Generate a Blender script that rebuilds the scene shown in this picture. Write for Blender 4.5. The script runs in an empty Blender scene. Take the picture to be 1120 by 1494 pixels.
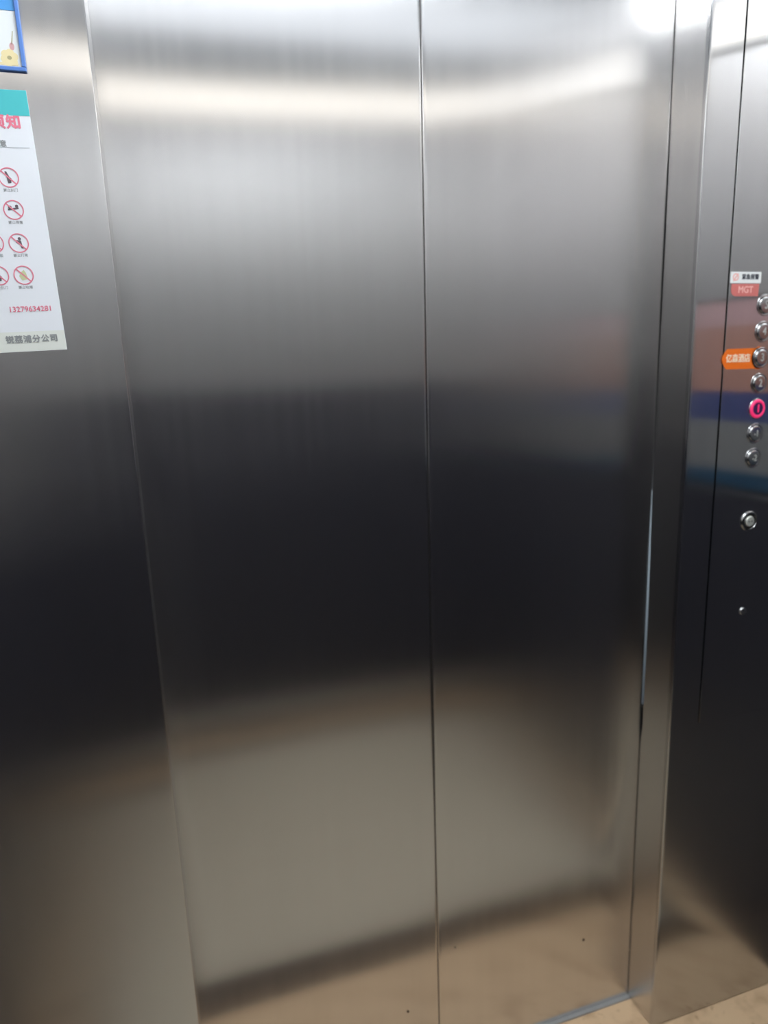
import bpy, bmesh, math, random
from mathutils import Vector, Matrix

# ---------------------------------------------------------------- camera, world, exposure
scn = bpy.context.scene
C = scn.collection
R3 = ((0.95213974, -0.30368679, -0.03470241),
      (-0.09612366, -0.18971738, -0.97712208),
      (0.29015541, 0.93369248, -0.20982894))          # rows: right, down, forward
right, down, fwd = (Vector(r) for r in R3)
cam_data = bpy.data.cameras.new('camera')
cam = bpy.data.objects.new('camera', cam_data)
C.objects.link(cam)
m3 = Matrix((right, -down, -fwd)).transposed()
cam.matrix_world = Matrix.Translation((0.0, -0.9645, 1.3913)) @ m3.to_4x4()
cam_data.sensor_fit = 'VERTICAL'
cam_data.sensor_height = 36.0
cam_data.lens = 990.4 / 1494.0 * 36.0
cam_data.clip_start = 0.01
cam_data.dof.use_dof = True          # the phone focused a little short of the doors
cam_data.dof.focus_distance = 0.80
cam_data.dof.aperture_fstop = 3.6
scn.camera = cam

world = bpy.data.worlds.new('world')
scn.world = world
world.use_nodes = True
world.node_tree.nodes['Background'].inputs[0].default_value = (0.02, 0.021, 0.023, 1)
world.node_tree.nodes['Background'].inputs[1].default_value = 1.0

PANEL_EMIT = 19.0
REAR_EMIT = 1.35      # added glow that brightens the rear ceiling in the reflections
BAR_EMIT = 2.2        # light bars along the walls
scn.view_settings.view_transform = 'Standard'
scn.view_settings.look = 'None'
scn.view_settings.gamma = 1.0
scn.view_settings.use_curve_mapping = False
scn.view_settings.exposure = 0.0

# ---------------------------------------------------------------- measured layout (metres)
XL, XR, XS = -0.0461, 0.8539, 0.4037     # opening edges and door seam
E = 0.0818                               # door face behind the front panels
X0, X1 = -0.396, 1.204                   # car side walls
YB = -1.40                               # rear wall
ZC = 2.36                                # ceiling


# ---------------------------------------------------------------- materials
def srgb(r, g, b):
    f = lambda c: (c / 255 / 12.92) if c / 255 <= 0.04045 else ((c / 255 + 0.055) / 1.055) ** 2.4
    return (f(r), f(g), f(b), 1.0)


def new_mat(name):
    m = bpy.data.materials.new(name)
    m.use_nodes = True
    nt = m.node_tree
    return m, nt, nt.nodes['Principled BSDF']


def plain(name, col, rough=0.5, metal=0.0, noise=0.0, nscale=30.0, coat=0.0):
    m, nt, b = new_mat(name)
    b.inputs['Roughness'].default_value = rough
    b.inputs['Metallic'].default_value = metal
    b.inputs['Coat Weight'].default_value = coat
    if noise > 0:
        tc = nt.nodes.new('ShaderNodeTexCoord')
        n = nt.nodes.new('ShaderNodeTexNoise')
        n.inputs['Scale'].default_value = nscale
        n.inputs['Detail'].default_value = 5
        nt.links.new(tc.outputs['Object'], n.inputs['Vector'])
        mx = nt.nodes.new('ShaderNodeMix')
        mx.data_type = 'RGBA'
        nt.links.new(n.outputs['Fac'], mx.inputs['Factor'])
        mx.inputs['A'].default_value = [c * (1 - noise) for c in col[:3]] + [1]
        mx.inputs['B'].default_value = [min(1, c * (1 + noise)) for c in col[:3]] + [1]
        nt.links.new(mx.outputs['Result'], b.inputs['Base Color'])
    else:
        b.inputs['Base Color'].default_value = col
    return m


def glow(name, col, strength):
    m, nt, b = new_mat(name)
    b.inputs['Base Color'].default_value = (0.8, 0.8, 0.8, 1)
    b.inputs['Emission Color'].default_value = col
    b.inputs['Emission Strength'].default_value = strength
    return m


def steel(name, col, rough, aniso, tangent, streak=0.05, grime=0.0):
    """vertical hairline steel: the grain runs up the sheet, so the gloss spreads sideways"""
    m, nt, b = new_mat(name)
    b.inputs['Metallic'].default_value = 1.0
    b.inputs['Anisotropic'].default_value = aniso
    tv = nt.nodes.new('ShaderNodeCombineXYZ')
    for i in range(3):
        tv.inputs[i].default_value = tangent[i]
    nt.links.new(tv.outputs[0], b.inputs['Tangent'])
    tc = nt.nodes.new('ShaderNodeTexCoord')
    mp = nt.nodes.new('ShaderNodeMapping')
    mp.inputs['Scale'].default_value = (70, 70, 0.9)
    nt.links.new(tc.outputs['Object'], mp.inputs['Vector'])
    n = nt.nodes.new('ShaderNodeTexNoise')
    n.inputs['Scale'].default_value = 1.0
    n.inputs['Detail'].default_value = 4
    nt.links.new(mp.outputs['Vector'], n.inputs['Vector'])
    mr = nt.nodes.new('ShaderNodeMapRange')
    mr.inputs['From Min'].default_value = 0.3
    mr.inputs['From Max'].default_value = 0.7
    mr.inputs['To Min'].default_value = rough - streak
    mr.inputs['To Max'].default_value = rough + streak
    nt.links.new(n.outputs['Fac'], mr.inputs['Value'])
    nt.links.new(mr.outputs['Result'], b.inputs['Roughness'])
    # colour: faint streaks and sparse dark specks of dirt
    mx = nt.nodes.new('ShaderNodeMix')
    mx.data_type = 'RGBA'
    nt.links.new(n.outputs['Fac'], mx.inputs['Factor'])
    mx.inputs['A'].default_value = [c * 0.955 for c in col[:3]] + [1]
    mx.inputs['B'].default_value = [min(1, c * 1.04) for c in col[:3]] + [1]
    out = mx.outputs['Result']
    if grime > 0:
        v = nt.nodes.new('ShaderNodeTexVoronoi')
        v.inputs['Scale'].default_value = 7.0
        nt.links.new(tc.outputs['Object'], v.inputs['Vector'])
        lt = nt.nodes.new('ShaderNodeMapRange')
        lt.inputs['From Min'].default_value = 0.012
        lt.inputs['From Max'].default_value = 0.035
        lt.inputs['To Min'].default_value = grime
        lt.inputs['To Max'].default_value = 0.0
        nt.links.new(v.outputs['Distance'], lt.inputs['Value'])
        m2 = nt.nodes.new('ShaderNodeMix')
        m2.data_type = 'RGBA'
        nt.links.new(lt.outputs['Result'], m2.inputs['Factor'])
        nt.links.new(out, m2.inputs['A'])
        m2.inputs['B'].default_value = (0.12, 0.08, 0.05, 1)
        out = m2.outputs['Result']
    nt.links.new(out, b.inputs['Base Color'])
    return m


STEEL = (0.61, 0.595, 0.585, 1)
M_door = steel('door_hairline_steel', STEEL, 0.22, 0.97, (1, 0, 0), 0.008)
M_front = steel('front_hairline_steel', STEEL, 0.22, 0.97, (1, 0, 0), 0.008)
M_return = steel('return_hairline_steel', STEEL, 0.22, 0.9, (0, 1, 0), 0.008)
M_cop = steel('faceplate_polished_steel', (0.51, 0.505, 0.505, 1), 0.18, 1.0, (1, 0, 0), 0.004)
M_side = steel('side_wall_steel', (0.72, 0.70, 0.69, 1), 0.42, 0.5, (0, 1, 0), 0.01)
M_rear = steel('rear_wall_steel', (0.46, 0.455, 0.455, 1), 0.46, 0.5, (1, 0, 0), 0.01)
M_standin = plain('stand_in_black', srgb(46, 46, 54), 0.5, 0.0, 0.1, 8)  # for panels added behind the camera to darken what the steel mirrors
M_dark = plain('dark_gap', (0.012, 0.012, 0.013, 1), 0.8)
M_ceil = plain('ceiling_paint', srgb(150, 165, 182), 0.6, 0.0, 0.04, 6)
M_chrome = plain('chrome', (0.6, 0.6, 0.61, 1), 0.12, 1.0)
M_satin = plain('satin_steel', (0.5, 0.5, 0.5, 1), 0.3, 1.0)
M_lock = plain('lock_cylinder', (0.72, 0.73, 0.66, 1), 0.45, 0.6)
M_alu = plain('aluminium_sill', (0.46, 0.46, 0.45, 1), 0.45, 0.6, 0.08, 60)
M_inlay = plain('dark_inlay_stone', srgb(70, 57, 46), 0.4, 0.0, 0.2, 25)
M_landing = plain('landing_paint', srgb(225, 232, 238), 0.7)
M_unlit = plain('landing_unlit_dark', srgb(34, 30, 28), 0.7)  # dark tone put in for the unlit part of the landing
M_pink = glow('pink_lit_button', (1.0, 0.02, 0.16, 1), 0.62)
M_pink.node_tree.nodes['Principled BSDF'].inputs['Base Color'].default_value = (.35, .03, .1, 1)
M_led = glow('ceiling_led', (0.89, 0.95, 1.0, 1), PANEL_EMIT)
M_rear_glow = glow('rear_ceiling_glow', (0.82, 0.90, 1.0, 1), REAR_EMIT)
M_bar2 = glow('dim_warm_led_bar', (1.0, 0.97, 0.93, 1), 0.85)
M_bar = glow('warm_led_bar', (1.0, 0.95, 0.86, 1), BAR_EMIT)


def stone(name, base, stain, amount):
    m, nt, b = new_mat(name)
    b.inputs['Roughness'].default_value = 0.42
    tc = nt.nodes.new('ShaderNodeTexCoord')
    n1 = nt.nodes.new('ShaderNodeTexNoise')
    n1.inputs['Scale'].default_value = 14
    n1.inputs['Detail'].default_value = 8
    n2 = nt.nodes.new('ShaderNodeTexNoise')
    n2.inputs['Scale'].default_value = 55
    n2.inputs['Detail'].default_value = 6
    for n in (n1, n2):
        nt.links.new(tc.outputs['Object'], n.inputs['Vector'])
    r1 = nt.nodes.new('ShaderNodeMapRange')
    r1.inputs['From Min'].default_value = 0.5
    r1.inputs['From Max'].default_value = 0.75
    r1.inputs['To Max'].default_value = amount
    nt.links.new(n1.outputs['Fac'], r1.inputs['Value'])
    r2 = nt.nodes.new('ShaderNodeMapRange')
    r2.inputs['From Min'].default_value = 0.6
    r2.inputs['From Max'].default_value = 0.72
    r2.inputs['To Max'].default_value = amount * 0.8
    nt.links.new(n2.outputs['Fac'], r2.inputs['Value'])
    ad = nt.nodes.new('ShaderNodeMath')
    ad.operation = 'MAXIMUM'
    nt.links.new(r1.outputs['Result'], ad.inputs[0])
    nt.links.new(r2.outputs['Result'], ad.inputs[1])
    mx = nt.nodes.new('ShaderNodeMix')
    mx.data_type = 'RGBA'
    nt.links.new(ad.outputs[0], mx.inputs['Factor'])
    mx.inputs['A'].default_value = base
    mx.inputs['B'].default_value = stain
    nt.links.new(mx.outputs['Result'], b.inputs['Base Color'])
    return m


M_border = stone('cream_border_stone', srgb(214, 182, 145), srgb(136, 98, 66), 0.65)
M_field = stone('greige_floor_stone', srgb(190, 178, 158), srgb(158, 140, 116), 0.4)

# ---------------------------------------------------------------- mesh helpers


def link(name, me, mat, parent=None, loc=None, smooth=False):
    if not me.materials:
        me.materials.append(mat)
    if smooth:
        for p in me.polygons:
            p.use_smooth = True
    o = bpy.data.objects.new(name, me)
    C.objects.link(o)
    if parent:
        o.parent = parent
    if loc:
        o.location = loc
    return o


def obj(name, bm, mat, parent=None, loc=None, smooth=False):
    bmesh.ops.recalc_face_normals(bm, faces=bm.faces)
    me = bpy.data.meshes.new(name)
    bm.to_mesh(me)
    bm.free()
    return link(name, me, mat, parent, loc, smooth)


def box(x0, x1, y0, y1, z0, z1, bevel=0.0, seg=2):
    bm = bmesh.new()
    bmesh.ops.create_cube(bm, size=1.0)
    for v in bm.verts:
        v.co = Vector(((x0 + x1) / 2 + v.co.x * (x1 - x0), (y0 + y1) / 2 + v.co.y * (y1 - y0),
                       (z0 + z1) / 2 + v.co.z * (z1 - z0)))
    if bevel > 0:
        bmesh.ops.bevel(bm, geom=bm.edges[:], offset=bevel, segments=seg, profile=0.5, affect='EDGES')
    return bm


def merge(*bms):
    out = bmesh.new()
    for b in bms:
        me = bpy.data.meshes.new('tmp')
        b.to_mesh(me)
        b.free()
        out.from_mesh(me)
        bpy.data.meshes.remove(me)
    return out


def prism(profile, z0, z1):
    """closed x/y polygon drawn up from z0 to z1"""
    bm = bmesh.new()
    lo = [bm.verts.new((x, y, z0)) for x, y in profile]
    hi = [bm.verts.new((x, y, z1)) for x, y in profile]
    n = len(profile)
    for i in range(n):
        bm.faces.new((lo[i], lo[(i + 1) % n], hi[(i + 1) % n], hi[i]))
    bm.faces.new(lo)
    bm.faces.new(hi)
    return bm


def plate(outline, y0, y1):
    """closed x/z polygon given depth from y0 (back) to y1 (front)"""
    bm = bmesh.new()
    a = [bm.verts.new((x, y0, z)) for x, z in outline]
    b = [bm.verts.new((x, y1, z)) for x, z in outline]
    n = len(outline)
    for i in range(n):
        bm.faces.new((a[i], a[(i + 1) % n], b[(i + 1) % n], b[i]))
    bm.faces.new(a)
    bm.faces.new(b)
    return bm


def lathe(profile, seg=40):
    """(radius, y) profile turned about the y axis; y grows away from the viewer"""
    bm = bmesh.new()
    rings = []
    for r, y in profile:
        if r < 1e-6:
            rings.append([bm.verts.new((0, y, 0))])
        else:
            rings.append([bm.verts.new((r * math.cos(2 * math.pi * k / seg), y, r * math.sin(2 * math.pi * k / seg))) for k in range(seg)])
    for a, b in zip(rings, rings[1:]):
        for k in range(seg):
            k2 = (k + 1) % seg
            if len(a) == 1 and len(b) == 1:
                continue
            if len(a) == 1:
                bm.faces.new((a[0], b[k], b[k2]))
            elif len(b) == 1:
                bm.faces.new((a[k], a[k2], b[0]))
            else:
                bm.faces.new((a[k], a[k2], b[k2], b[k]))
    return bm


def disc_outline(cx, cz, rx, rz, n=32):
    return [(cx + rx * math.cos(2 * math.pi * k / n), cz + rz * math.sin(2 * math.pi * k / n)) for k in range(n)]


def rounded(x0, x1, z0, z1, r, n=6):
    pts = []
    for cx, cz, a in ((x1 - r, z0 + r, -90), (x1 - r, z1 - r, 0), (x0 + r, z1 - r, 90), (x0 + r, z0 + r, 180)):
        for k in range(n + 1):
            t = math.radians(a + 90 * k / n)
            pts.append((cx + r * math.cos(t), cz + r * math.sin(t)))
    return pts


def lettering(name, text, size, mat, parent, loc, align='CENTER', sx=1.0, bold=0.0, depth=0.0001, space=1.0):
    cu = bpy.data.curves.new(name, 'FONT')
    cu.body = text
    cu.size = size
    cu.align_x = align
    cu.align_y = 'CENTER'
    cu.extrude = depth
    cu.space_character = space
    cu.resolution_u = 4
    t = bpy.data.objects.new(name, cu)
    C.objects.link(t)
    bpy.context.view_layer.update()
    dg = bpy.context.evaluated_depsgraph_get()
    me = bpy.data.meshes.new_from_object(t.evaluated_get(dg))
    bpy.data.objects.remove(t)
    me.transform(Matrix.Rotation(math.pi / 2, 4, 'X') @ Matrix.Diagonal((sx, 1, 1, 1)))
    if bold > 0:
        bb = bmesh.new()
        for dx, dz, dy in ((-bold, 0, 0), (bold, 0, -.00001), (0, bold, -.00002), (0, -bold, -.00003)):
            m2 = me.copy()
            m2.transform(Matrix.Translation((dx, dy, dz)))
            bb.from_mesh(m2)
            bpy.data.meshes.remove(m2)
        bb.to_mesh(me)
        bb.free()
    me.name = name
    me.materials.clear()
    return link(name, me, mat, parent, loc)


def tag(o, label=None, cat=None, group=None, kind=None):
    for k, v in (('label', label), ('category', cat), ('group', group), ('kind', kind)):
        if v:
            o[k] = v
    return o


def empty(name, loc, label, cat, group=None, kind=None):
    o = bpy.data.objects.new(name, None)
    o.empty_display_size = 0.05
    o.location = loc
    C.objects.link(o)
    return tag(o, label, cat, group, kind)


def struct(o, label, cat):
    return tag(o, label, cat, None, 'structure')


# ---------------------------------------------------------------- the car shell
fl = empty('floor', (0, 0, 0), 'stone lift floor with cream border and dark inlay by the doors', 'floor', None, 'structure')
obj('border_slab', box(X0 + .0005, XS - .001, -.169, .0725, -.03, 0, .0006, 1), M_border, fl)
obj('border_slab', box(XS + .001, X1 - .0005, -.169, .0725, -.03, 0, .0006, 1), M_border, fl)
BW, IW = .070, .075        # border and inlay widths along the walls
xa, xb, ya, yb = X0 + BW + IW, X1 - BW - IW, YB + BW + IW, -.262
obj('inlay_strip', box(X0 + BW + .001, X1 - BW - .001, -.261, -.171, -.03, 0, .0006, 1), M_inlay, fl)
obj('inlay_strip', box(X0 + BW + .001, X1 - BW - .001, YB + BW + .001, ya - .001, -.03, 0, .0006, 1), M_inlay, fl)
for x in (X0 + BW, xb):
    obj('inlay_strip', box(x + .001, x + IW - .001, ya, yb, -.03, 0, .0006, 1), M_inlay, fl)
for x in (X0, X1 - BW):
    obj('border_slab', box(x + .0005, x + BW - .0005, YB + BW, -.170, -.03, 0, .0006, 1), M_border, fl)
obj('border_slab', box(X0 + .0005, XS - .001, YB + .0005, YB + BW - .001, -.03, 0, .0006, 1), M_border, fl)
obj('border_slab', box(XS + .001, X1 - .0005, YB + .0005, YB + BW - .001, -.03, 0, .0006, 1), M_border, fl)
for i in range(3):
    for j in range(2):
        obj('floor_tile', box(xa + (xb - xa) * i / 3 + .0008, xa + (xb - xa) * (i + 1) / 3 - .0008, ya + (yb - ya) * j / 2 + .0008, ya + (yb - ya) * (j + 1) / 2 - .0008, -.03, 0, .0006, 1), M_field, fl)
obj('screed', box(X0 - .02, X1 + .02, YB - .02, .12, -.06, -.0305), M_dark, fl)

ce = struct(obj('ceiling', box(X0 - .02, X1 + .02, YB - .02, .14, ZC, ZC + .03), M_ceil),
            'pale blue-grey painted lift ceiling above the car', 'ceiling')


def side_wall(name, x0, x1, face, label):
    w = struct(obj(name, box(x0, x1, YB - .02, .002, 0, ZC), M_side), label, 'wall')
    xa, xb = (face - .012, face) if face < 0.4 else (face, face + .012)
    # black panel added to darken the reflections: stands 4 mm proud of the steel
    d = .004 if face < .4 else -.004
    obj('dark_stand_in', box(min(face, face + d), max(face, face + d), YB + .006, -.006, .004, 1.085, .001, 1), M_standin, w)
    return w


side_wall('wall_left', X0 - .03, X0, X0, 'left side wall of the lift with an added black panel for dark reflections')
side_wall('wall_right', X1, X1 + .03, X1, 'right side wall of the lift with an added black panel for dark reflections')
wb = struct(obj('wall_back', box(X0 - .03, X1 + .03, YB - .03, YB, 0, ZC), M_rear),
            'rear wall of the lift with added black panels for dark reflections', 'wall')
for i in range(3):
    xa = X0 + .006 + (X1 - X0 - .012) * i / 3
    xb = X0 + .006 + (X1 - X0 - .012) * (i + 1) / 3
    obj('dark_stand_in', box(xa + .001, xb - .001, YB, YB + .004, .004, 1.33, .001, 1), M_standin, wb)  # added, stand in for the dark reflection of people
obj('kick_plate', box(X0 + .012, X1 - .012, YB + .0042, YB + .0062, .03, .115, .0006, 1), M_satin, wb)


# ---------------------------------------------------------------- front panels with their returns
def corner(cx, cy, r, a0, a1, n=5):
    return [(cx + r * math.cos(math.radians(a0 + (a1 - a0) * k / n)), cy + r * math.sin(math.radians(a0 + (a1 - a0) * k / n))) for k in range(n + 1)]


def set_sharp(o, ang=40):
    me = o.data
    for p in me.polygons:
        p.use_smooth = True
    me.set_sharp_from_angle(angle=math.radians(ang))


# left: a folded sheet, front face at y = 0, return along x = XL
prof = [(X0, 0), (XL - .008, 0)] + corner(XL - .0014, .0014, .0014, -90, -40) + [(XL - .02, .012), (XL - .02, .02), (X0, .02)]
wfl = struct(obj('wall_front_left', prism(prof, .003, ZC), M_front),
             'brushed steel front panel left of the doors, with two notices on it', 'wall')
set_sharp(wfl)
prof = corner(XL - .0014, .0014, .0014, -40, 0) + [(XL, .009), (XL, E - .0006), (XL - .0195, E - .0006), (XL - .0195, .013)]
rl = obj('return', prism(prof, .003, ZC), M_return, wfl)
set_sharp(rl)

# right: front strip between the return and the control panel, and the sheet below the control panel
COPX, COPZ = .9205, .6955
prof = [(X1, 0), (XR + .008, 0)] + list(reversed(corner(XR + .0025, .0025, .0025, -180, -90))) + [(XR, .009)]
prof = [(X1, 0)] + [(XR + .008, 0)] + [(XR + .0025 + .0025 * math.cos(math.radians(-90 - 18 * k)), .0025 + .0025 * math.sin(math.radians(-90 - 18 * k))) for k in range(6)] + [(XR, .009), (XR + .0015, .009), (XR + .0015, .004), (X1, .004)]
low = prism(prof, .003, COPZ)
prof2 = [(COPX - .0015, 0)] + prof[1:-1] + [(COPX - .0015, .004)]
up = prism(prof2, COPZ, ZC)
wfr = struct(obj('wall_front_right', merge(low, up), M_cop),
             'brushed steel front panel right of the doors, around the control panel', 'wall')
set_sharp(wfr)
# back box behind the control panel, closes the joint
obj('back_box', box(COPX - .004, X1, .0042, .012, COPZ - .002, ZC), M_dark, wfr)

# the return: a sheet in x = XR whose rear edge is bent away from the door in two places
bm = bmesh.new()
ys_base = [.009, .03, .055, .070]


def slit(z):
    """how far the rear edge stands off the door"""
    if .62 < z < 1.135:
        if z > .73:
            return .0050 * min(1, (1.135 - z) / .22)
        return .0050 - .0005 * (.73 - z) / .11 if z > .66 else .0045 * max(0, (z - .62) / .04)
    if 1.345 < z < 1.80:
        return .0016 * math.sin(math.pi * (z - 1.345) / .455)
    return 0.0


zs = sorted(set([.003, .3, .6, .62, .64, .66, .70, .728, .732, .75, .8, .85, .9, .95, 1.0, 1.05, 1.1, 1.12, 1.135, 1.2, 1.3, 1.345] +
                [1.345 + .455 * k / 10 for k in range(11)] + [1.9, 2.0, 2.1, ZC]))
grid = []
for z in zs:
    yb = E - .0004 - slit(z)
    grid.append([bm.verts.new((XR, y, z)) for y in ys_base] + [bm.verts.new((XR, yb - .0015, z)), bm.verts.new((XR + .0003, yb, z)), bm.verts.new((XR + .0015, yb, z)), bm.verts.new((XR + .0015, .009, z))])
for a, b in zip(grid, grid[1:]):
    for k in range(len(a)):
        bm.faces.new((a[k], a[(k + 1) % len(a)], b[(k + 1) % len(a)], b[k]))
bm.faces.new(grid[0])
bm.faces.new(grid[-1])
rt = obj('return', bm, M_return, wfr)
set_sharp(rt, 60)

# header above the doors
hd = struct(obj('wall_front_top', box(XL - .001, XR + .001, .0, .02, 2.12, ZC, .001, 1), M_front),
            'brushed steel header above the lift doors', 'wall')
obj('soffit', box(XL - .001, XR + .001, .02, .13, 2.12, 2.14), M_front, hd)

# ---------------------------------------------------------------- doors
random.seed(4)


def seam_x(z):
    return XS + .0042 * max(0, (z - 1.0) / .9)


def warp(x, z):
    return (.00035 * math.sin(7.1 * z + 3.0 * x + .6) + .00022 * math.sin(13.0 * z - 5.0 * x + 2.0)
            + .00012 * math.sin(9 * x + 4 * z))


def leaf(name, left, label):
    n = 22
    nz = 70
    bm = bmesh.new()
    rows = []
    for j in range(nz + 1):
        z = .0022 + (2.135 - .0022) * j / nz
        if left:
            xa, xb = XL - .05, seam_x(z) - .0006
        else:
            xa, xb = seam_x(z) + .0006, XR + .0008
        r = .0022
        q = r if left else .0032
        pts = [(xa, E + .03), (xa, E + q), (xa + .1 * q, E + .56 * q), (xa + .3 * q, E + .3 * q), (xa + .56 * q, E + .1 * q), (xa + q, E), (xa + 2.2 * q, E)]
        for k in range(1, n):
            x = xa + (xb - xa) * k / n
            pts.append((x, E))
        pts += [(xb - 2.2 * r, E), (xb - r, E), (xb - .3 * r, E + .3 * r), (xb, E + r), (xb, E + .03)]
        row = []
        for x, y in pts:
            edge = min(1, max(0, (x - xa) / .03)) * min(1, max(0, (xb - x) / .03))
            row.append(bm.verts.new((x, y + warp(x, z) * edge, z)))
        rows.append(row)
    for a, b in zip(rows, rows[1:]):
        for k in range(len(a)):
            k2 = (k + 1) % len(a)
            bm.faces.new((a[k], a[k2], b[k2], b[k]))
    bm.faces.new(rows[0])
    bm.faces.new(rows[-1])
    o = struct(obj(name, bm, M_door), label, 'door')
    set_sharp(o, 60)
    return o


d1 = leaf('door_1', True, 'left leaf of the closed brushed steel lift door')
d2 = leaf('door_2', False, 'right leaf of the closed brushed steel lift door, beside the control panel')
obj('seal', box(XS - .012, XS + .014, E + .0305, E + .036, .006, 2.13), M_dark, d1)

M_stain = plain('brown_stain', srgb(70, 52, 40), .6)
for d, x, z, rr in ((d1, .338, .149, .0022), (d2, .440, .265, .0016), (d2, .735, .185, .0026)):
    obj('stain', plate(disc_outline(x, z, rr, rr * 1.15, 14), E - .0003, E - .0006), M_stain, d)

# sill and landing beyond the doors
sill = struct(obj('trim_1', merge(box(XL - .05, XR + .001, .0735, .086, -.02, .0012, .0004, 1), box(XL - .05, XR + .001, .088, .118, -.02, .0008)), M_alu),
              'thin aluminium sill strip along the foot of the lift doors', 'sill')
obj('leak_blocker', box(XL - .05, XR + .06, E + .0375, E + .0435, -.02, .07), M_dark, sill)  # added unseen strip, stops landing light leaking under the doors
lw = struct(obj('wall_landing', box(-.3, 1.9, .40, .43, .50, 2.3), M_landing),
            'pale landing wall glimpsed through the gap beside the right door', 'wall')
obj('unlit_band', box(-.3, 1.9, .385, .43, -.05, .50), M_unlit, lw)  # added dark band, makes the foot of the gap look unlit
obj('upper_band', box(-.3, 1.9, .385, .43, 1.075, 2.3), M_unlit, lw)
ld = bpy.data.lights.new('landing_lamp', 'AREA')
ld.energy = 2.0
ld.size = .25
ld.color = (.8, .92, 1.0)
lo = bpy.data.objects.new('landing_lamp', ld)
C.objects.link(lo)
lo.location = (1.45, .16, 1.0)
lo.rotation_euler = (math.radians(90), 0, math.radians(0))


# ---------------------------------------------------------------- lights of the car
def lamp(name, label, bm_frame, bm_glow, mat, loc=(0, 0, 0)):
    e = empty(name, loc, label, 'ceiling light', None)
    obj('frame', bm_frame, M_satin, e)
    obj('diffuser', bm_glow, mat, e)
    return e


PX0, PX1, PY0, PY1 = .05, .75, -.72, -.12
fr = merge(box(PX0 - .02, PX1 + .02, PY0 - .02, PY0, ZC - .012, ZC - .0005), box(PX0 - .02, PX1 + .02, PY1, PY1 + .02, ZC - .012, ZC - .0005),
           box(PX0 - .02, PX0, PY0, PY1, ZC - .012, ZC - .0005), box(PX1, PX1 + .02, PY0, PY1, ZC - .012, ZC - .0005))
lamp('ceiling_light', 'square cool white LED panel in the middle of the lift ceiling', fr,
     box(PX0, PX1, PY0, PY1, ZC - .008, ZC - .002), M_led)
lamp('ceiling_light', 'added dim bluish glow strip on the ceiling behind the bright panel',
     merge(box(X0 + .02, X1 - .02, -1.105, -1.095, ZC - .012, ZC - .0005), box(X0 + .02, X1 - .02, -.765, -.755, ZC - .012, ZC - .0005)),
     box(X0 + .02, X1 - .02, -1.094, -.766, ZC - .008, ZC - .002), M_rear_glow)  # added glowing strip, lifts the rear ceiling mirrored in the doors
lamp('wall_light', 'warm white light bar along the top of the rear wall',
     box(X0 + .01, X1 - .03, YB + .0005, YB + .012, 2.235, 2.345), box(X0 + .02, X1 - .04, YB + .0125, YB + .022, 2.245, 2.335, .003, 2), M_bar)


def raked(x0, x1, half, ta, tb):
    qa, qb = (-.24, 2.045), (-1.37, 2.285)
    pa, pb = [tuple(qa[i] + (qb[i] - qa[i]) * t for i in (0, 1)) for t in (ta, tb)]
    bm = box(x0, x1, 0, 1, -half, half)
    for v in bm.verts:
        t = v.co.y
        v.co.y = pa[0] + (pb[0] - pa[0]) * t
        v.co.z += pa[1] + (pb[1] - pa[1]) * t
    return bm


lamp('wall_light', 'long dim light bar rising along the right wall towards the rear', raked(X1 - .012, X1 - .0005, .05, .11, 1), raked(X1 - .022, X1 - .0125, .04, .115, .995), M_bar2)
lamp('wall_light', 'short bright light bar on the right wall nearest the control panel', raked(X1 - .012, X1 - .0005, .05, -.11, .10), raked(X1 - .022, X1 - .0125, .04, -.105, .095), M_bar)

# ---------------------------------------------------------------- advert board on the right wall (seen mirrored in the steel)
ab = empty('advert_board', (X1 - .0045, -.1, 1.08), 'colour poster board on the right wall, red above blue, mirrored beside the buttons', 'poster')
bands = [('red_field', 1.31, 1.45, srgb(170, 124, 110)), ('pink_field', 1.45, 1.505, srgb(182, 146, 146)),
         ('blue_field', 1.245, 1.31, srgb(58, 68, 116)), ('grey_field', 1.135, 1.245, srgb(120, 120, 120)), ('teal_field', 1.10, 1.135, srgb(28, 70, 96))]
for nm, za, zb, col in bands:
    obj(nm, box(-.003, 0, -.37, .02, za - 1.08, zb - 1.08 - .0005), plain(nm, col, .5, 0, .05, 12), ab)
obj('backing', box(0, .004, -.375, .025, .012, .43), M_dark, ab)

# ---------------------------------------------------------------- control panel
cp = empty('control_panel', (1.0, 0, COPZ), 'steel control panel with a column of round floor buttons', 'control panel')
o = obj('faceplate', box(COPX + .001 - 1.0, 1.165 - 1.0, -.0012, .003, .001, 2.08 - COPZ, .0006, 2), M_cop, cp)
M_num = plain('numeral_paint', srgb(165, 165, 160), .5)
M_face = plain('button_face', (0.36, 0.36, 0.36, 1), 0.24, 1.0)
M_bez = plain('button_bezel_steel', (0.34, 0.34, 0.34, 1), 0.2, 1.0)
bez = lathe([(0.0182, .0), (.0180, -.0006), (.0172, -.0011), (.0158, -.0011), (.0149, -.0006), (.0148, .0)])
bmesh.ops.recalc_face_normals(bez, faces=bez.faces)
bez_me = bpy.data.meshes.new('bezel')
bez.to_mesh(bez_me)
bez.free()
bez_me.materials.append(M_bez)
dome = lathe([(.0146, -.0006), (.0144, -.0014), (.0136, -.0024), (.0124, -.0031), (.0108, -.0034), (0, -.0036)])
bmesh.ops.recalc_face_normals(dome, faces=dome.faces)
dome_me = bpy.data.meshes.new('dome')
dome.to_mesh(dome_me)
dome.free()
for me in (bez_me, dome_me):
    for p in me.polygons:
        p.use_smooth = True
    me.set_sharp_from_angle(angle=math.radians(50))
dome_me.materials.append(M_face)
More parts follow.
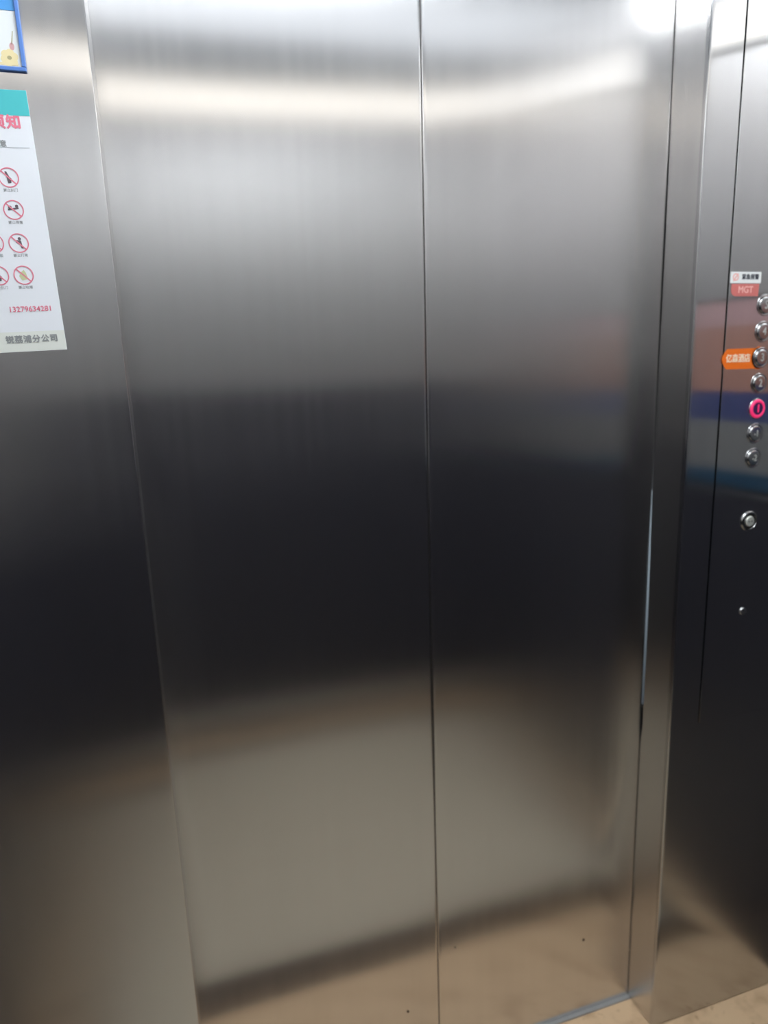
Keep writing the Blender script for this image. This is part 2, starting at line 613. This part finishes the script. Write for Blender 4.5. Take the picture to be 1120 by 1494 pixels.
for k, (txt, z) in enumerate([('5', 1.4715), ('4', 1.4272), ('3', 1.3829), ('2', 1.3386), ('1', 1.2943), ('-1', 1.2500), ('-2', 1.2057)]):
    lit = txt == '1'
    b = bpy.data.objects.new('floor_button', bez_me)
    C.objects.link(b)
    b.parent = cp
    b.location = (1.0017 - 1.0, -.0012, z - COPZ)
    if lit:
        b['label'] = 'floor button lit pink'
        ring = lathe([(.0168, -.0008), (.0160, -.0024), (.0142, -.0036), (.0120, -.0036), (.0108, -.0026)])
        obj('glow_ring', ring, M_pink, b, None, True)
        obj('button_face', lathe([(.0110, -.0024), (.0106, -.0030), (0, -.0030)]), plain('dim_face', srgb(70, 40, 90), .35, .3), b)
    else:
        f = bpy.data.objects.new('button_face', dome_me)
        C.objects.link(f)
        f.parent = b
    lettering('numeral', txt, .019 if len(txt) == 1 else .016, M_pink if lit else M_num, b, (0, -.0038 if not lit else -.0034, 0), sx=.8, bold=.0009 if lit else .0003, depth=.0002)

# key switch and small screw lock
ks = obj('key_switch', lathe([(.0190, 0), (.0190, -.0015), (.0170, -.0034), (.0150, -.0034), (.0135, -.001), (.0135, 0)]), M_bez, cp, (1.0037 - 1, -.0012, 1.0885 - COPZ), True)
set_sharp(ks, 50)
obj('lock_well', lathe([(.0135, -.0002), (0, -.0002)]), M_dark, ks)
obj('lock_cylinder', lathe([(.0098, 0), (.0098, -.003), (.0088, -.0042), (0, -.0042)], 24), M_lock, ks)
for s in (-1, 1):
    obj('key_hole', lathe([(.0014, -.0041), (.0014, -.0045), (0, -.0045)], 12), M_dark, ks, (s * .0031, 0, 0))
ss = obj('panel_lock', lathe([(.0072, 0), (.0072, -.001), (.0062, -.002), (.0030, -.0022), (0, -.0016)], 24), M_satin, cp, (1.0058 - 1, -.0012, .9127 - COPZ), True)
set_sharp(ss, 50)
obj('key_hole', lathe([(.0017, -.0021), (.0017, -.0025), (0, -.0025)], 12), M_dark, ss, (0, 0, .002))

# ---------------------------------------------------------------- stickers on the control panel
YP = -.0012
M_wht = plain('white_sticker', srgb(226, 228, 226), .5)
M_ink = plain('dark_ink', srgb(40, 46, 58), .6)
M_redp = plain('faded_red_print', srgb(204, 112, 106), .5)
M_redt = plain('pale_red_print', srgb(232, 172, 164), .5)
M_org = plain('orange_sticker', srgb(236, 112, 20), .45)
M_cream = plain('cream_print', srgb(250, 226, 196), .5)
w = empty('sticker', (.9556, YP, 1.517), 'small white sticker with red emblem and dark characters, above the oval red one', 'sticker')
obj('backing', plate(rounded(-.0325, .0325, -.0092, .0092, .001), 0, -.0003), M_wht, w)
obj('emblem', lathe([(.0062, -.0003), (.0062, -.0005), (.0042, -.0005), (.0042, -.0003)], 24), M_redt, w, (-.0215, 0, .0005))
obj('emblem_bar', plate([(-.0275, -.006), (-.0245, -.006), (-.0155, .006), (-.0185, .006)], -.0003, -.00055), M_redt, w)
lettering('characters', '紧急报警', .0092, M_ink, w, (.0095, -.0004, .0005), bold=.0003)
r = empty('sticker', (.9556, YP, 1.4968), 'faded red oval-ended sticker below the small white sticker', 'sticker')
pts = [(-.0295, .0098)] + [(-.0195 + -.0100 * math.cos(t * math.pi / 16), -.0000 - .0102 * math.sin(t * math.pi / 16)) for t in range(1, 8)] + [(-.0195, -.0102), (.0285, -.0102), (.0295, .0098)]
obj('backing', plate(pts, 0, -.0003), M_redp, r)
lettering('characters', 'MGT', .0150, M_redt, r, (.001, -.0004, 0), bold=.0005)
g = empty('sticker', (.962, YP, 1.3825), 'orange pointed sticker with pale characters beside the number 3 button', 'sticker')
out = [(-.0450, 0), (-.0435, .006), (-.0400, .0120), (-.0350, .0170), (.0435, .0175)] + \
      [(.0397 + .021 * math.cos(t), .0004 + .021 * math.sin(t)) for t in [math.radians(a) for a in (110, 130, 150, 170, 190, 210, 230, 250)]] + \
      [(.0435, -.0180), (-.0350, -.0172), (-.0400, -.0120), (-.0435, -.006)]
obj('backing', plate(out, 0, -.0003), M_org, g)
lettering('characters', '亿森酒店', .0150, M_cream, g, (-.0105, -.0004, 0), bold=.0004, sx=.88)

# ---------------------------------------------------------------- safety notice on the left panel (A4, hung 1.6 degrees askew)
nt_ = empty('safety_notice', (-.1127, 0, 1.4259), 'white safety notice with teal band and red prohibition signs', 'notice')
nt_.rotation_euler = (0, math.radians(-1.6), 0)
M_paper = plain('notice_paper', srgb(222, 224, 228), .45)
M_paper2 = plain('notice_foot_paper', srgb(216, 218, 210), .45)
M_teal = plain('teal_print', srgb(70, 182, 186), .45)
M_redq = plain('red_print', srgb(222, 120, 140), .5)
M_ring = plain('sign_red', srgb(216, 122, 140), .5)
M_grey = plain('grey_print', srgb(140, 142, 142), .6)
M_lgrey = plain('light_grey_print', srgb(188, 192, 196), .6)
M_pict = plain('pictogram_ink', srgb(96, 84, 90), .6)
M_ygr = plain('pictogram_green', srgb(190, 196, 150), .6)
obj('paper', plate([(-.21, 0), (0, 0), (0, .296), (-.21, .296)], 0, -.0006), M_paper, nt_)
obj('foot_strip', plate([(-.21, .0003), (-.0002, .0003), (-.0002, .024), (-.21, .024)], -.0006, -.0007), M_paper2, nt_)
obj('header_band', plate([(-.21, .2685), (-.0002, .2685), (-.0002, .2958), (-.21, .2958)], -.0006, -.0008), M_teal, nt_)
lettering('title', '乘梯须知', .0160, M_redq, nt_, (-.0110, -.0008, .2605), 'RIGHT', bold=.0006, space=1.1)
lettering('subtitle', '注 意', .0075, M_grey, nt_, (-.0300, -.0008, .2375), 'RIGHT', bold=.0002)
obj('rule', plate([(-.20, .2335), (-.006, .2335), (-.006, .2342), (-.20, .2342)], -.0006, -.0008), M_lgrey, nt_)
PH = '13279634281'
lettering('phone_number', PH, .0088, M_redq, nt_, (-.0095, -.0008, .0505), 'RIGHT', bold=.00015, space=1.02)
lettering('company_line', '锐荔浦分公司', .0094, M_grey, nt_, (-.0085, -.0009, .0145), 'RIGHT', bold=.0004, space=1.12)

ringm = lathe([(.0112, -.0006), (.0112, -.0009), (.0099, -.0009), (.0099, -.0006)], 32)
slash = plate([(-.0079, .0068), (-.0068, .0079), (.0079, -.0068), (.0068, -.0079)], -.0006, -.00085)
rs = merge(ringm, slash)
bmesh.ops.recalc_face_normals(rs, faces=rs.faces)
ring_me = bpy.data.meshes.new('prohibition_sign')
rs.to_mesh(ring_me)
rs.free()
ring_me.materials.append(M_ring)


def picto(kind):
    bms = []
    p = lambda pts: bms.append(plate(pts, -.0006, -.0008))
    if kind == 0:      # hand
        p([(-.0035, .0065), (-.0015, .0068), (.0012, .0005), (.0028, -.001), (.0020, -.0062), (-.0012, -.0064), (-.0020, -.001)])
    elif kind == 1:    # two leaning figures
        p(disc_outline(-.0035, .0030, .0020, .0020, 12))
        p([(-.006, .0015), (.0058, .0030), (.0058, .0010), (-.006, -.0005)])
        p(disc_outline(.0040, .0042, .0018, .0018, 12))
    elif kind == 2:    # figure bending
        p(disc_outline(.0015, .0050, .0018, .0018, 12))
        p([(-.002, .0035), (.003, .0030), (.0035, -.002), (.0048, -.0060), (.0025, -.0062), (.0012, -.0022), (-.003, .001)])
    else:              # drink bottle
        p([(-.0030, .0030), (.0010, .0062), (.0028, .0030), (.0045, -.0045), (-.0020, -.0062), (-.0050, -.0010)])
    bm = merge(*bms)
    bmesh.ops.recalc_face_normals(bm, faces=bm.faces)
    me = bpy.data.meshes.new('pictogram')
    bm.to_mesh(me)
    bm.free()
    me.materials.append(M_ygr if kind == 3 else M_pict)
    return me


pictos = [picto(k) for k in range(4)]
caps = {}
for row, zr in enumerate((.2010, .1650, .1275, .0905)):
    for col in range(4):
        xo = -.0340 - .0272 * col - .0005 * row
        s = bpy.data.objects.new('prohibition_sign', ring_me)
        C.objects.link(s)
        s.parent = nt_
        s.location = (xo, 0, zr)
        q = bpy.data.objects.new('pictogram', pictos[(row + col) % 4])
        C.objects.link(q)
        q.parent = s
        key = (row + col) % 4
        if key not in caps:
            t = lettering('caption', ('禁止扒门', '禁止倚靠', '禁止打闹', '禁止吸烟')[key], .0040, M_grey, s, (0, -.0007, -.0142))
            caps[key] = t.data
        else:
            t = bpy.data.objects.new('caption', caps[key])
            C.objects.link(t)
            t.parent = s
            t.location = (0, -.0007, -.0142)

# ---------------------------------------------------------------- blue framed picture above the notice
bf = empty('framed_certificate', (-.1172, 0, 1.7405), 'blue framed white sheet with a pale flower in its corner', 'picture')
M_blue = plain('blue_frame', srgb(84, 124, 192), .4)
M_blueh = plain('blue_heading', srgb(74, 146, 208), .4)
M_sheet = plain('white_sheet', srgb(220, 223, 222), .4)
M_yel = plain('pale_yellow_print', srgb(222, 206, 158), .5)
M_rose = plain('pale_rose_print', srgb(206, 160, 160), .5)
M_olive = plain('olive_print', srgb(164, 156, 116), .5)
FW, FH = .23, .32


def bar(x0, x1, z0, z1):
    return box(x0, x1, -.004, 0, z0, z1, .0008, 2)


obj('frame', merge(bar(-FW, 0, 0, .0045), bar(-FW, 0, FH - .0045, FH), bar(-FW, -FW + .0045, .0046, FH - .0046), bar(-.0045, 0, .0046, FH - .0046)), M_blue, bf)
obj('sheet', box(-FW + .0046, -.0046, -.0012, 0, .0046, FH - .0046), M_sheet, bf)
obj('heading', box(-FW + .0046, -.0046, -.0016, -.0012, .0630, FH - .006), M_blueh, bf)
fx, fz = -.0165, .0140
for k in range(6):
    a = 2 * math.pi * k / 6 + .3
    obj('petal', plate(disc_outline(fx + .0052 * math.cos(a), fz + .0052 * math.sin(a), .0044, .0044, 16), -.0012, -.0014 - .00004 * k), M_yel, bf)
obj('flower_centre', plate(disc_outline(fx, fz, .0024, .0020, 16), -.0012, -.0018), M_olive, bf)
obj('bud', plate(disc_outline(-.0125, .0260, .0026, .0040, 16), -.0012, -.0015), M_rose, bf)
obj('stem', plate([(-.0130, .028), (-.0118, .028), (-.0095, .042), (-.0103, .042)], -.0012, -.0015), M_olive, bf)
obj('leaf', plate([(-.036, .0060), (-.008, .0060), (-.008, .0088), (-.022, .0096), (-.036, .0078)], -.0012, -.00145), M_yel, bf)
